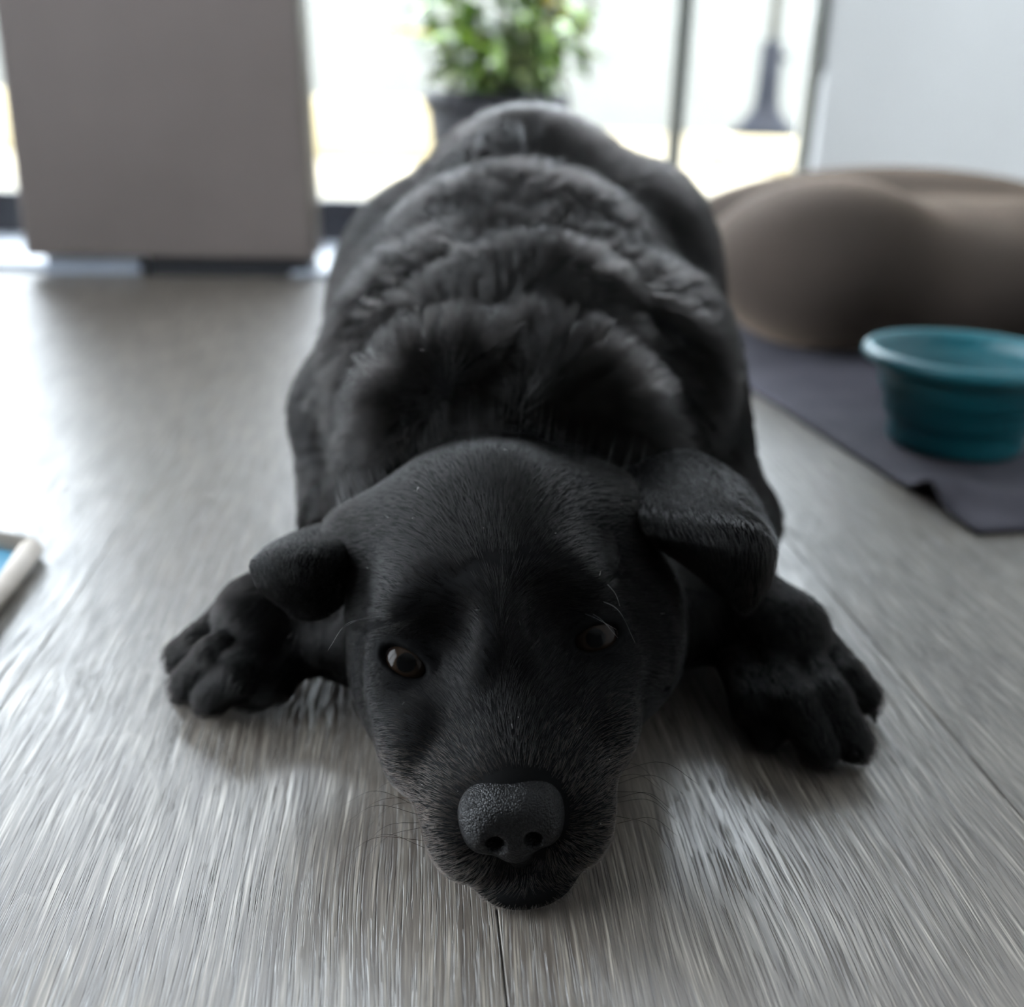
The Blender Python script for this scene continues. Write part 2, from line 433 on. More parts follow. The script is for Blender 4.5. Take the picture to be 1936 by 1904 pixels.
mo = np_mesh('floor_mat', V, Q, MATM)
md = mo.modifiers.new('thickness', 'SOLIDIFY'); md.thickness = .0035; md.offset = -1 
tag(mo, 'plum grey fabric mat with a rucked edge under the teal bowl', 'mat')

# ------------------------------------------------------------------ teal bowl
bc = (.462, 1.030, .0052); Rb, Hb = .1045, .100
bp = tag(bpy.data.objects.new('pet_bowl', None), 'teal collapsible silicone bowl with a rolled rim on the plum grey mat', 'bowl'); COL.objects.link(bp); bp.location = bc
out_ = [(0, 0), (.60, 0), (.63, .02), (.645, .10), (.655, .28), (.70, .31), (.715, .33), (.735, .52), (.775, .555), (.79, .575), (.815, .78), (.835, .84)]
in_ = [(.80, .84), (.77, .58), (.74, .55), (.70, .34), (.66, .30), (.62, .10), (.58, .05), (0, .05)]
lathe('wall', [(r*Rb, z*Hb) for r, z in out_+in_], TEAL, bp, 96)
rim = [(.80,.83),(.86,.825),(.955,.85),(.995,.89),(1.0,.93),(.985,.97),(.95,1.0),(.90,1.0),(.855,.975),(.83,.93),(.80,.83)]
lathe('rim', [(r*Rb, z*Hb) for r, z in rim], TEAL, bp, 96)

# ------------------------------------------------------------------ flat tray or mat corner at the far side of the floor
t0, t1, t2 = at(58, 1028, z=.012), at(-60, 1195, z=.012), at(-150, 985, z=.012)
tr = tag(bpy.data.objects.new('pet_tray', None), 'blue lined tray with an oatmeal rolled edge lying on the bare floor', 'tray'); COL.objects.link(tr)
q3 = t1 + (t2-t0)
ring = [t0, t1, q3, t2]
tube('edging', [p - np.array([0,0,.004]) for p in ring+[t0]], .0085, TRAYR, tr, 12)
mesh_obj('lining', [(p[0], p[1], .006) for p in ring] + [(p[0], p[1], .001) for p in ring], [(0,1,2,3),(7,6,5,4),(0,4,5,1),(1,5,6,2),(2,6,7,3),(3,7,4,0)], TRAYB, tr, False)

# ------------------------------------------------------------------ soft shapes: signed distance fields and surface nets
class Field:
    def __init__(s, xs, ys, zs):
        s.ax = [np.asarray(a, np.float32) for a in (xs, ys, zs)]
        s.d = np.full([len(a) for a in s.ax], .2, np.float32)
    def _sub(s, c, r):
        sl = []
        for k in range(3):
            a = np.searchsorted(s.ax[k], c[k]-r); b = np.searchsorted(s.ax[k], c[k]+r)
            sl.append(slice(max(0, a-1), min(len(s.ax[k]), b+1)))
        return tuple(sl)
    def _pts(s, sl):
        return s.ax[0][sl[0]][:, None, None], s.ax[1][sl[1]][None, :, None], s.ax[2][sl[2]][None, None, :]
    def _op(s, sl, d, k, op):
        a = s.d[sl]
        if op == 'sub': d = -d
        if k > 0:
            h = np.maximum(k-np.abs(a-d), 0)/k; e = h*h*k*.25
        else: e = 0
        s.d[sl] = (np.minimum(a, d)-e) if op == 'add' else (np.maximum(a, d)+e)
    def ell(s, c, r, k=.012, op='add', R=None):
        c = np.asarray(c, float); r = np.asarray(r, float)
        sl = s._sub(c, r.max()+2*k+.012); X, Y, Z = s._pts(sl)
        x, y, z = X-c[0], Y-c[1], Z-c[2]
        if R is not None:
            x, y, z = (R[0][0]*x+R[1][0]*y+R[2][0]*z, R[0][1]*x+R[1][1]*y+R[2][1]*z, R[0][2]*x+R[1][2]*y+R[2][2]*z)
        k0 = np.sqrt((x/r[0])**2+(y/r[1])**2+(z/r[2])**2)
        k1 = np.sqrt((x/r[0]**2)**2+(y/r[1]**2)**2+(z/r[2]**2)**2)+1e-9
        s._op(sl, (k0*(k0-1)/k1).astype(np.float32), k, op)
    def cone(s, a, b, ra, rb, k=.008, op='add'):
        a = np.asarray(a, float); b = np.asarray(b, float); ba = b-a; L2 = ba@ba
        sl = s._sub((a+b)/2, math.sqrt(L2)/2+max(ra, rb)+2*k+.012); X, Y, Z = s._pts(sl)
        x, y, z = X-a[0], Y-a[1], Z-a[2]
        t = np.clip((x*ba[0]+y*ba[1]+z*ba[2])/L2, 0, 1)
        d = np.sqrt((x-t*ba[0])**2+(y-t*ba[1])**2+(z-t*ba[2])**2)-(ra+(rb-ra)*t)
        s._op(sl, d.astype(np.float32), k, op)
    def hit(s, px, py):
        """where the sight line through a pixel first meets the shape"""
        d = cf + cr*(px-968)/FPX + cu*(952-py)/FPX
        t = np.arange(.30, 1.1, .0004); p = CC + d*t[:, None]; v = np.ones(len(t)); i = []
        ok = np.ones(len(t), bool); w = []
        for k in range(3):
            j = np.clip(np.searchsorted(s.ax[k], p[:, k])-1, 0, len(s.ax[k])-2)
            ok &= (p[:, k] > s.ax[k][0]) & (p[:, k] < s.ax[k][-1]); i.append(j)
            w.append((p[:, k]-s.ax[k][j])/(s.ax[k][j+1]-s.ax[k][j]))
        v = 0
        for a in (0,1):
            for b in (0,1):
                for c in (0,1):
                    v = v + s.d[i[0]+a, i[1]+b, i[2]+c]*(w[0] if a else 1-w[0])*(w[1] if b else 1-w[1])*(w[2] if c else 1-w[2])
        m = np.argmax((v < 0) & ok)
        return p[m]
    def floor(s, z0):
        s.d = np.maximum(s.d, (z0-s.ax[2])[None, None, :])
    def mesh(s, smooth=1):
        d = s.d; ins = d < 0
        c = ins[:-1,:-1,:-1].astype(np.int8)
        for i in (0,1):
            for j in (0,1):
                for k in (0,1):
                    if i+j+k: c = c + ins[i:i+d.shape[0]-1, j:j+d.shape[1]-1, k:k+d.shape[2]-1]
        act = (c > 0) & (c < 8); cell = np.argwhere(act)
        idx = -np.ones(act.shape, np.int64); idx[act] = np.arange(len(cell))
        P = np.zeros((len(cell), 3)); N = np.zeros(len(cell))
        for ax in range(3):
            o1, o2 = [q for q in range(3) if q != ax]
            for a in (0,1):
                for b in (0,1):
                    v0 = cell.copy(); v0[:, o1] += a; v0[:, o2] += b; v1 = v0.copy(); v1[:, ax] += 1
                    d0 = d[tuple(v0.T)]; d1 = d[tuple(v1.T)]; m = (d0 < 0) != (d1 < 0)
                    t = np.where(m, d0/np.where(m, d0-d1, 1), 0)
                    p = np.stack([s.ax[q][v0[:, q]] for q in range(3)], 1).astype(float)
                    p[:, ax] += t*(s.ax[ax][v1[:, ax]]-s.ax[ax][v0[:, ax]])
                    P += p*m[:, None]; N += m
        P /= N[:, None]
        quads = []
        for ax in range(3):
            o1, o2 = [(1,2),(2,0),(0,1)][ax]
            a = [slice(None)]*3; b = [slice(None)]*3
            a[ax] = slice(0,-1); b[ax] = slice(1,None)
            for o in (o1, o2): a[o] = slice(1,-1); b[o] = slice(1,-1)
            i0 = ins[tuple(a)]; i1 = ins[tuple(b)]
            for flip, m in ((0, i0 & ~i1), (1, ~i0 & i1)):
                e = np.argwhere(m); 
                if not len(e): continue
                e[:, o1] += 1; e[:, o2] += 1
                def cc(s1, s2):
                    g = e.copy(); g[:, o1] += s1; g[:, o2] += s2; return idx[tuple(g.T)]
                q = np.stack([cc(-1,-1), cc(0,-1), cc(0,0), cc(-1,0)], 1)
                quads.append(q[:, ::-1] if flip else q)
        Q = np.concatenate(quads)
        for _ in range(smooth):
            acc = np.zeros_like(P); cnt = np.zeros(len(P))
            for k in range(4):
                i, j = Q[:, k], Q[:, (k+1) % 4]
                np.add.at(acc, i, P[j]); np.add.at(cnt, i, 1)
            P = P*.5 + .5*acc/np.maximum(cnt, 1)[:, None]
        return P, Q

def seg(a, b, h): return np.arange(a, b, h)

# ------------------------------------------------------------------ brown plush cushion
F_ = Field(seg(.2, 1.35, .012), seg(1.2, 2.0, .012), seg(-.02, .32, .01))
F_.ell((.64, 1.66, .10), (.38, .26, .105), .04)
F_.ell((.44, 1.52, .115), (.165, .20, .118), .03)
F_.ell((.45, 1.47, .15), (.12, .12, .085), .03)
F_.ell((.66, 1.50, .10), (.22, .19, .098), .05)
F_.ell((.82, 1.50, .125), (.14, .15, .090), .05)
F_.ell((1.02, 1.55, .12), (.22, .24, .12), .03)
F_.ell((.62, 1.74, .13), (.36, .15, .112), .03)
F_.ell((.98, 1.78, .11), (.24, .16, .11), .03)
F_.cone((.38, 1.60, .25), (.86, 1.62, .245), .012, .014, .03, 'sub')
F_.floor(.0062)
P, Q = F_.mesh(3)
cu_o = np_mesh('floor_cushion', P, Q, CUSH)
tag(cu_o, 'large slumped brown plush cushion lying behind the teal bowl', 'cushion')

# ------------------------------------------------------------------ the black dog
HP = np.array([0, .42, .06])                       # pivot of the head
hroll, hyaw = math.radians(7.0), math.radians(4.5)
HR = np.array(Matrix.Rotation(hyaw, 3, 'Z') @ Matrix.Rotation(-hroll, 3, 'Y'))
def hd(x, y, z): return HR @ (np.array([x, y, z])-HP) + HP
def hinv(p): return (p-HP) @ HR + HP              # rows of points -> head frame

xs = np.concatenate([seg(-.275, -.105, .0034), seg(-.105, .105, .0017), seg(.105, .285, .0034)])
ys = np.concatenate([seg(.318, .50, .0017), seg(.50, .63, .0025), seg(.63, 1.2, .005)])
zs = np.concatenate([seg(-.006, .175, .0020), seg(.175, .36, .0040)])
D = Field(xs, ys, zs)
def E(c, r, k=.012, op='add'): D.ell(hd(*c), r, k, op, HR)
# trunk
D.ell((0, .86, .135), (.148, .24, .135), .03)
D.ell((.008, 1.0, .200), (.118, .145, .127), .05)
D.ell((-.108, .985, .125), (.074, .15, .125), .05); D.ell((.122, .985, .145), (.074, .15, .135), .05)
D.ell((-.150, 1.02, .035), (.055, .17, .035), .03); D.ell((.165, 1.02, .035), (.055, .17, .035), .03)
D.ell((.0, .845, .155), (.135, .085, .125), .03)
D.ell((.002, .70, .125), (.135, .08, .105), .02)
D.ell((.018, .705, .15), (.085, .055, .094), .014)
D.ell((-.090, .745, .125), (.056, .11, .095), .03); D.ell((.112, .765, .115), (.064, .12, .105), .03)
D.ell((0, .66, .07), (.110, .14, .07), .03)
# neck rolls
D.ell((0, .600, .085), (.118, .056, .122), .012)
D.ell((-.04, .592, .10), (.07, .048, .104), .012)
D.ell((.0, .548, .075), (.092, .055, .078), .010)
D.d += np.float32(.006)                            # room for the coat
# folds of loose skin
for a, b, r in (((985,675),(930,735),.004), ((930,735),(872,800),.005), ((1130,640),(1260,760),.005),
                ((840,505),(740,560),.007), ((740,560),(660,645),.007), ((660,645),(612,725),.006),
                ((1080,540),(1200,600),.007), ((1200,600),(1310,700),.007), ((760,660),(690,730),.005)):
    D.cone(D.hit(*a), D.hit(*b), r, r, .016, 'sub')
# front legs
fl = {}
for side, el, wr in ((1, (.155, .695, .05), (.140, .565, .040)), (-1, (-.115, .69, .05), (-.115, .595, .042))):
    sh = (side*.115, .75, .10)
    D.cone(sh, el, .055, .033, .03); D.cone(el, wr, .033, .026, .02); fl[side] = (el, wr)
toes = {
  1: [((1400,1235,.036),(1432,1300,.034),(1452,1376,.0135)), ((1440,1195,.043),(1505,1300,.040),(1548,1412,.0145)),
      ((1495,1180,.043),(1565,1290,.040),(1612,1404,.0145)), ((1530,1180,.036),(1598,1255,.033),(1630,1315,.0135))],
 -1: [((445,1140,.036),(385,1190,.033),(347,1240,.0135)), ((480,1155,.043),(410,1215,.040),(358,1292,.0145)),
      ((530,1175,.043),(455,1240,.040),(402,1314,.0145)), ((575,1205,.036),(515,1255,.033),(478,1306,.0135))]}
claws = {1: [((1556,1430,.008),(1570,1446,.003)), ((1622,1422,.008),(1630,1440,.003)), ((1640,1335,.010),(1652,1358,.004)), ((1456,1392,.008),(1464,1406,.003))],
        -1: [((340,1246,.011),(319,1250,.006)), ((346,1302,.009),(328,1320,.003)), ((392,1326,.008),(383,1340,.003)), ((470,1318,.008),(462,1330,.003))]}
limbs = []
for side in (1, -1):
    el, wr = fl[side]; limbs.append((np.array(el), np.array(wr)))
    ks = [at(*t[0][:2], z=t[0][2]) for t in toes[side]]; kc = sum(ks)/4
    D.cone(wr, kc, .029, .027, .02); limbs.append((np.array(wr), kc))
    D.ell(kc, (.030, .026, .022), .012)
    for t in toes[side]:
        a, b, c = [at(p[0], p[1], z=p[2]) for p in t]
        D.cone(a - [0,0,.006], b - [0,0,.010], .0122, .0125, .003); D.cone(b - [0,0,.010], c - [0,0,.0005], .0128, .0110, .003)
        limbs.append((a, c))
# throat and brisket
D.ell((-.078, .560, .038), (.052, .060, .042), .02); D.ell((.075, .575, .040), (.055, .060, .045), .02)
# head
E((0, .500, .104), (.069, .082, .062), .014)
E((0, .452, .100), (.052, .055, .045), .016)
for s in (-1, 1):
    E((.060 if s > 0 else -.047, .490, .064), (.042 if s > 0 else .034, .060, .054), .02)
    E((s*.030, .442, .110), (.023, .026, .018), .018)
    E((s*.044, .428, .088), (.018, .018, .016), .014)
    E((s*.038, .428, .055), (.027, .046, .036), .02)
    E((s*.060, .512, .122), (.028, .032, .014), .022)      # roots of the ears
E((0, .50, .04), (.072, .085, .045), .025)
D.cone(hd(0, .432, .076), hd(-.001, .3765, .0560), .032, .0225, .014)
E((0, .392, .045), (.034, .042, .032), .014)
for s in (-1, 1):
    E((s*.0235, .384, .037), (.0215, .033, .030), .010)
    E((s*.0190, .3670, .031), (.0190, .0185, .0195), .008)
E((.0, .378, .013), (.030, .031, .0135), .006)
E((.0, .3605, .0095), (.021, .0145, .0095), .004)
# eye sockets, mouth line, philtrum
EYEPX = ((-1, 762, 1252, -24), (1, 1132, 1206, 14))
for s, px, py, tilt in EYEPX:
    D.ell(D.hit(px, py+2), (.017, .013, .010), .024, 'sub', HR)
for px, py in ((838, 1185), (1052, 1150)):
    D.ell(D.hit(px, py), (.012, .008, .014), .020, 'sub', HR)
for s in (-1, 1):
    D.cone(hd(0, .3450, .0205), hd(s*.022, .352, .0130), .0018, .0020, .003, 'sub')
    D.cone(hd(s*.022, .352, .0130), hd(s*.045, .388, .017), .0020, .0022, .003, 'sub')
D.cone(hd(0, .345, .050), hd(0, .349, .022), .0014, .0018, .003, 'sub')
# eyes: lids bulge over the eyeball, then an almond slit
EYE = {}
for s, px, py, tilt in EYEPX:
    c = D.hit(px, py)
    g = CC - c; g /= np.linalg.norm(g); c = c + g*.0035; g = g + np.array([s*.22, 0, .0]); g /= np.linalg.norm(g)
    side = np.cross(g, [0, 0, 1.]); side /= np.linalg.norm(side); side = -side if side[0] < 0 else side
    up = np.cross(side, g); up = -up if up[2] < 0 else up
    ta = math.radians(tilt); a1 = side*math.cos(ta) + up*math.sin(ta); a2 = -side*math.sin(ta) + up*math.cos(ta)
    Re = .0145; ctr = c - g*Re
    D.ell(ctr, (Re+.0020,)*3, .007)
    Rm = np.stack([a1, g, a2], 1)
    EYE[s] = (ctr, Rm, Re, c, g, a1, a2)
for s in (-1, 1):
    ctr, Rm, Re, c, g, a1, a2 = EYE[s]
    D.ell(c + g*.002, (.0134, .012, .0061), .0014, 'sub', Rm)
D.floor(.0012)
DP, DQ = D.mesh(1)

SKIN = mottled('black_skin', (.0022,.0022,.0024), (.0035,.0034,.0034), 60, .7, spec=.04)
NOSEM = mat('nose_leather', (.0035, .0033, .0035), .30, .17)
t = NT(NOSEM); tc = t.add('TexCoord'); vo = t.add('TexVoronoi'); t.link(tc.outputs['Object'], vo.inputs['Vector']); vo.inputs['Scale'].default_value = 1300
t.bump(t.math('SUBTRACT', 1., vo.outputs['Distance']), .8, .0006)
def hair_material(name, melanin, rough, spec_r=.4, tint=None):
    m = bpy.data.materials.new(name); m.use_nodes = True; nt = m.node_tree; nt.nodes.clear()
    o = nt.nodes.new('ShaderNodeOutputMaterial'); h = nt.nodes.new('ShaderNodeBsdfHairPrincipled')
    h.parametrization = 'COLOR' if tint else 'MELANIN'
    if tint: h.inputs['Color'].default_value = (*tint, 1)
    else:
        h.inputs['Melanin'].default_value = melanin; h.inputs['Melanin Redness'].default_value = .35
        h.inputs['Random Color'].default_value = .2
    h.inputs['IOR'].default_value = 1.24; h.inputs['Roughness'].default_value = rough; h.inputs['Radial Roughness'].default_value = spec_r
    h.inputs['Random Roughness'].default_value = .2
    nt.links.new(h.outputs[0], o.inputs[0]); return m
FURM = hair_material('black_coat', 1.0, .15, .32, (.0036, .0031, .0029))
WHISK = hair_material('pale_whisker', 0, .3, .4, (.75, .73, .70))
WHISKD = hair_material('dark_whisker', 1., .3)
CLAWM = mottled('black_claw', (.006,.006,.006), (.012,.011,.010), 80, .3)

dog = np_mesh('dog', DP, DQ, SKIN)
tag(dog, 'black short-haired dog lying with its chin flat on the floor', 'dog')

# nose
NF = Field(seg(-.032, .034, .0009), seg(.318, .375, .0009), seg(.018, .09, .0009))
def NE(c, r, k=.004, op='add'): NF.ell(hd(c[0]*.95-.003, c[1]+.0015, c[2]-.0030), r, k, op, HR)
NE((0, .3555, .0570), (.0215, .0135, .0115), .004)
NE((0, .3560, .0600), (.0120, .0110, .0085), .006)
for s in (-1, 1):
    NE((s*.0090, .3565, .0595), (.0110, .0110, .0090), .006)
    NE((s*.0128, .3525, .0510), (.0100, .0120, .0115), .005)
NE((0, .3480, .0460), (.0100, .0085, .0110), .005)
NE((0.001, .3565, .0345), (.0095, .0070, .0100), .005)
for s in (-1, 1):
    NE((s*.0085, .3400, .0490), (.0042, .0095, .0042), .0014, 'sub')
    NF.cone(hd(s*.0090-.003, .3400, .0455), hd(s*.0185-.003, .3440, .0415), .0021, .0012, .0016, 'sub')
NF.cone(hd(-.003, .3390, .0415), hd(-.001, .3450, .0235), .0009, .0012, .0012, 'sub')
NP_, NQ_ = NF.mesh(1)
nose = np_mesh('nose', NP_, NQ_, NOSEM, dog); nose['label'] = 'leathery black nose with two open nostrils'

# eyes
def eye_material():
    m = mat('eye', (.02,.012,.008), .12, .09); t = NT(m); tc = t.add('TexCoord')
    sp = t.add('SeparateXYZ'); t.link(tc.outputs['Object'], sp.inputs[0])
    r = t.math('SQRT', t.math('ADD', t.math('POWER', sp.outputs[0], 2.), t.math('POWER', sp.outputs[2], 2.)))
    f = t.math('DIVIDE', r, .0145)
    t.link(t.ramp(f, [(.0, (.002,.002,.002)), (.30, (.002,.002,.002)), (.36, (.013,.008,.005)), (.66, (.009,.0055,.004)), (.72, (.004,.003,.003)), (.86, (.03,.027,.025))]), t.b.inputs['Base Color'])
    return m
EYEM = eye_material()
for s in (-1, 1):
    ctr, Rm, Re, c, g, a1, a2 = EYE[s]
    v = []; f = []; nu, nvv = 32, 20
    for j in range(nvv+1):
        ph_ = math.pi*j/nvv
        for i in range(nu):
            th = 2*math.pi*i/nu
            v.append((Re*math.sin(ph_)*math.cos(th), Re*math.cos(ph_), Re*math.sin(ph_)*math.sin(th)))
    for j in range(nvv):
        for i in range(nu):
            f.append((j*nu+i, j*nu+(i+1) % nu, (j+1)*nu+(i+1) % nu, (j+1)*nu+i))
    o = mesh_obj('eye', v, f, EYEM, dog)
    gz = CC - ctr; gz /= np.linalg.norm(gz); gz = gz + np.array([s*.12, 0, -.02]); gz /= np.linalg.norm(gz)
    sd = np.cross(gz, a2); sd /= np.linalg.norm(sd); up = np.cross(sd, gz)
    Mx = Matrix.Identity(4)
    for q in range(3):
        Mx[q][0], Mx[q][1], Mx[q][2], Mx[q][3] = sd[q], gz[q], up[q], ctr[q]
    o.matrix_world = Mx; o['label'] = 'glossy dark brown eye looking up'

# claws
for side in (1, -1):
    for a, b in claws[side]:
        a = at(a[0], a[1], z=a[2]); b = at(b[0], b[1], z=b[2]); m_ = (a+b)/2 + [0, 0, .0015]
        b = b + (b-a)*.35; a0 = a + (a-b)*.6
        tube('claw', [a0, a, m_, b], [.0040, .0040, .0031, .0008], CLAWM, dog, 8)

# ears: a control net of 4 x 4 points, smoothed, given thickness
def catmull(P, t):
    n = len(P); x = t*(n-1); i = min(int(x), n-2); u = x-i
    p0 = P[i-1] if i > 0 else 2*P[0]-P[1]; p3 = P[i+2] if i+2 < n else 2*P[-1]-P[-2]; p1, p2 = P[i], P[i+1]
    return .5*(2*p1 + (p2-p0)*u + (2*p0-5*p1+4*p2-p3)*u*u + (3*p1-p0-3*p2+p3)*u**3)
def ear(net, name='ear'):
    net = [[at(a, b, y=y) for a, b, y in row] for row in net]
    n = 26; G = np.zeros((n, n, 3))
    for j in range(n):
        col = [catmull(np.array(row), j/(n-1)) for row in net]
        for i in range(n): G[i, j] = catmull(np.array(col), i/(n-1))
    du = np.gradient(G, axis=0); dv = np.gradient(G, axis=1); N = np.cross(du, dv); N /= np.linalg.norm(N, axis=2, keepdims=True)+1e-9
    u = np.linspace(0, 1, n); edge = np.minimum(np.minimum(u, 1-u)[:, None]*6, 1)*np.minimum(np.minimum(u, 1-u)[None, :]*6, 1)
    th = (.0007 + .0018*np.sqrt(np.clip(edge, 0, 1)))[..., None]
    A = G + N*th; B = G - N*th
    V = np.concatenate([A.reshape(-1, 3), B.reshape(-1, 3)]); Q = []
    for i in range(n-1):
        for j in range(n-1):
            q = (i*n+j, (i+1)*n+j, (i+1)*n+j+1, i*n+j+1); Q.append(q); Q.append(tuple(n*n+k for k in q[::-1]))
    ring = [(i, 0) for i in range(n)] + [(n-1, j) for j in range(1, n)] + [(i, n-1) for i in range(n-2, -1, -1)] + [(0, j) for j in range(n-2, 0, -1)]
    for k in range(len(ring)):
        a = ring[k][0]*n+ring[k][1]; b = ring[(k+1) % len(ring)][0]*n+ring[(k+1) % len(ring)][1]
        Q.append((b, a, a+n*n, b+n*n))
    Q = np.array(Q)
    if (N[:n//3] @ np.array([0, 0, 1.])).mean() < 0: Q = Q[:, ::-1]
    o = np_mesh(name, V, Q, SKIN, dog)
    return V, Q, G
earR = ear([[(1150, 905, .540), (1290, 850, .560), (1400, 905, .550), (1462, 1010, .515)],
            [(1170, 950, .505), (1310, 930, .505), (1412, 970, .497), (1465, 1022, .490)],
            [(1200, 1000, .490), (1335, 995, .460), (1425, 1006, .456), (1466, 1045, .470)],
            [(1300, 1070, .490), (1372, 1075, .458), (1425, 1085, .456), (1456, 1090, .468)],
            [(1384, 1132, .482), (1400, 1154, .474), (1420, 1153, .472), (1437, 1130, .474)]])
earL = ear([[(730, 985, .530), (640, 985, .545), (555, 1010, .538), (500, 1040, .515)],
            [(720, 1010, .505), (625, 1014, .498), (543, 1030, .490), (484, 1054, .490)],
            [(705, 1050, .490), (612, 1045, .464), (530, 1056, .460), (473, 1070, .472)],
            [(675, 1110, .490), (602, 1114, .457), (535, 1112, .455), (486, 1108, .466)],
            [(640, 1150, .490), (606, 1170, .468), (566, 1168, .466), (532, 1146, .470)]])

# ------------------------------------------------------------------ coat
def tri_sample(V, Q, n, wfun):
    T = np.concatenate([Q[:, [0,1,2]], Q[:, [0,2,3]]])
    a, b, c = V[T[:,0]], V[T[:,1]], V[T[:,2]]
    cr_ = np.cross(b-a, c-a); ar = np.linalg.norm(cr_, axis=1)
    ctr = (a+b+c)/3; nn = cr_/(ar[:, None]+1e-12)
    w = ar*wfun(ctr, nn); cdf = np.cumsum(w); k = np.searchsorted(cdf, rng.random(n)*cdf[-1]); k = np.minimum(k, len(T)-1)
    u, v = rng.random(n), rng.random(n); f = u+v > 1; u[f], v[f] = 1-u[f], 1-v[f]
    P = a[k] + u[:, None]*(b[k]-a[k]) + v[:, None]*(c[k]-a[k])
    VN = np.zeros_like(V)
    for q in range(3): np.add.at(VN, T[:, q], cr_)
    VN /= np.linalg.norm(VN, axis=1, keepdims=True)+1e-12
    N = VN[T[k,0]]*(1-u-v)[:, None] + VN[T[k,1]]*u[:, None] + VN[T[k,2]]*v[:, None]
    N /= np.linalg.norm(N, axis=1, keepdims=True)+1e-12
    return P, N

def smooth01(x, a, b):
    t = np.clip((x-a)/(b-a), 0, 1); return t*t*(3-2*t)

def vnoise(P, scale, seed):
    """cheap smooth vector noise from a few sines"""
    r = np.random.default_rng(seed); o = np.zeros_like(P)
    for _ in range(5):
        k = r.normal(size=(3, 3))*scale; ph0 = r.random(3)*6.28
        o += np.sin(P @ k + ph0)
    return o/2.5

def head_weight(P):
    """1 on the head, 0 on the trunk"""
    h = hinv(P); return 1-smooth01(h[:, 1], .50, .575)

def flow(P, N):
    h = hinv(P)
    n = len(P)
    # trunk: back along the spine, down the sides
    body = np.stack([P[:,0]*1.6+.08, np.ones(n), -.25-1.2*np.abs(P[:,0])/.15], 1)
    # head: from the nose over the brow to the nape, fanning out
    X, Y, Z = h[:,0], h[:,1], h[:,2]
    mz = 1-smooth01(Y, .385, .43)
    fan = np.stack([X*(20*(1-mz)+16*mz), np.ones(n)*(.85-.2*mz), .12-.9*np.clip(np.abs(X)-.025, 0, .1)/.05], 1)
    low = smooth01(.060-Z, 0, .03)*(1-smooth01(Y, .36, .45))
    fan = fan*(1-low[:, None]) + low[:, None]*np.stack([X*32, .35*np.ones(n), -.55*np.ones(n)], 1)
    head = fan @ HR.T
    w = head_weight(P)[:, None]
    v = body*(1-w) + head*w
    # limbs: along the leg towards the toes
    best = np.full(n, 9.)
    ld = np.zeros_like(P)
    for a, b in limbs:
        ab = b-a; t = np.clip((P-a) @ ab/(ab @ ab), 0, 1); d = np.linalg.norm(P-a-t[:, None]*ab, axis=1)
        m = d < best; best[m] = d[m]; ld[m] = ab/np.linalg.norm(ab)
    wl_ = (1-smooth01(best, .032, .055))*(np.abs(P[:,0]) > .085)
    v = v*(1-wl_[:, None]) + ld*wl_[:, None]*1.2
    return v

def make_fur(P, N, V, length, lift, rad, clump, curl, npt=5):
    n = len(P)
    wp = P + vnoise(P, 60, 9)*clump[:, None]*.5
    key = np.floor(wp/clump[:, None]).astype(np.int64)
    code = (key[:,0]*73856093) ^ (key[:,1]*19349663) ^ (key[:,2]*83492791)
    _, inv = np.unique(code, return_inverse=True); inv = inv.ravel()
    cnt = np.bincount(inv).astype(float)
    tuft = rng.normal(size=(len(cnt), 4))[inv]                    # every tuft has a lean and a lift of its own
    Tn = V - N*np.sum(V*N, 1, keepdims=True); Tn /= np.linalg.norm(Tn, axis=1, keepdims=True)+1e-9
    jit = rng.normal(size=(n, 3))*.12 + vnoise(P, 90, 3)*(.08+5*length)[:, None] + vnoise(P, 35, 5)*(.10+5*length)[:, None] + tuft[:, :3]*(.12*curl)[:, None]
    jit -= N*np.sum(jit*N, 1, keepdims=True)
    Tn = Tn + jit; Tn /= np.linalg.norm(Tn, axis=1, keepdims=True)+1e-9
    length = length*rng.uniform(.75, 1.15, n)
    lift = np.clip(lift*rng.uniform(.7, 1.25, n)*(1+.36*curl*np.clip(tuft[:, 3], -1.6, 2)), .04, .8)
    pts = np.zeros((n, npt, 3))
    for k in range(npt):
        s_ = k/(npt-1)
        out = lift*(s_ - .45*s_*s_)
        pts[:, k] = P - N*.0006*(k == 0) + (Tn*(np.sqrt(np.maximum(0, 1-lift**2))*s_)[:, None] + N*out[:, None])*length[:, None]
    for k in range(1, npt):
        c = np.stack([np.bincount(inv, pts[:, k, q])/cnt for q in range(3)], 1)[inv]
        a = np.minimum(.85, .6*(k/(npt-1))**1.3*curl)
        pts[:, k] += (c-pts[:, k])*a[:, None]
    pts[..., 2] = np.maximum(pts[..., 2], .0008)
    taper = np.array([1., .95, .8, .55, .12])[:npt]
    return pts, rad[:, None]*taper

def curves_obj(name, pts, radii, m, parent):
    hc = bpy.data.hair_curves.new(name); n, k, _ = pts.shape
    hc.add_curves([k]*n)
    hc.position_data.foreach_set('vector', pts.astype(np.float32).ravel())
    at_ = hc.attributes.get('radius') or hc.attributes.new('radius', 'FLOAT', 'POINT')
    at_.data.foreach_set('value', radii.astype(np.float32).ravel())
    hc.materials.append(m)
    o = bpy.data.objects.new(name, hc); COL.objects.link(o); o.parent = parent
    return o

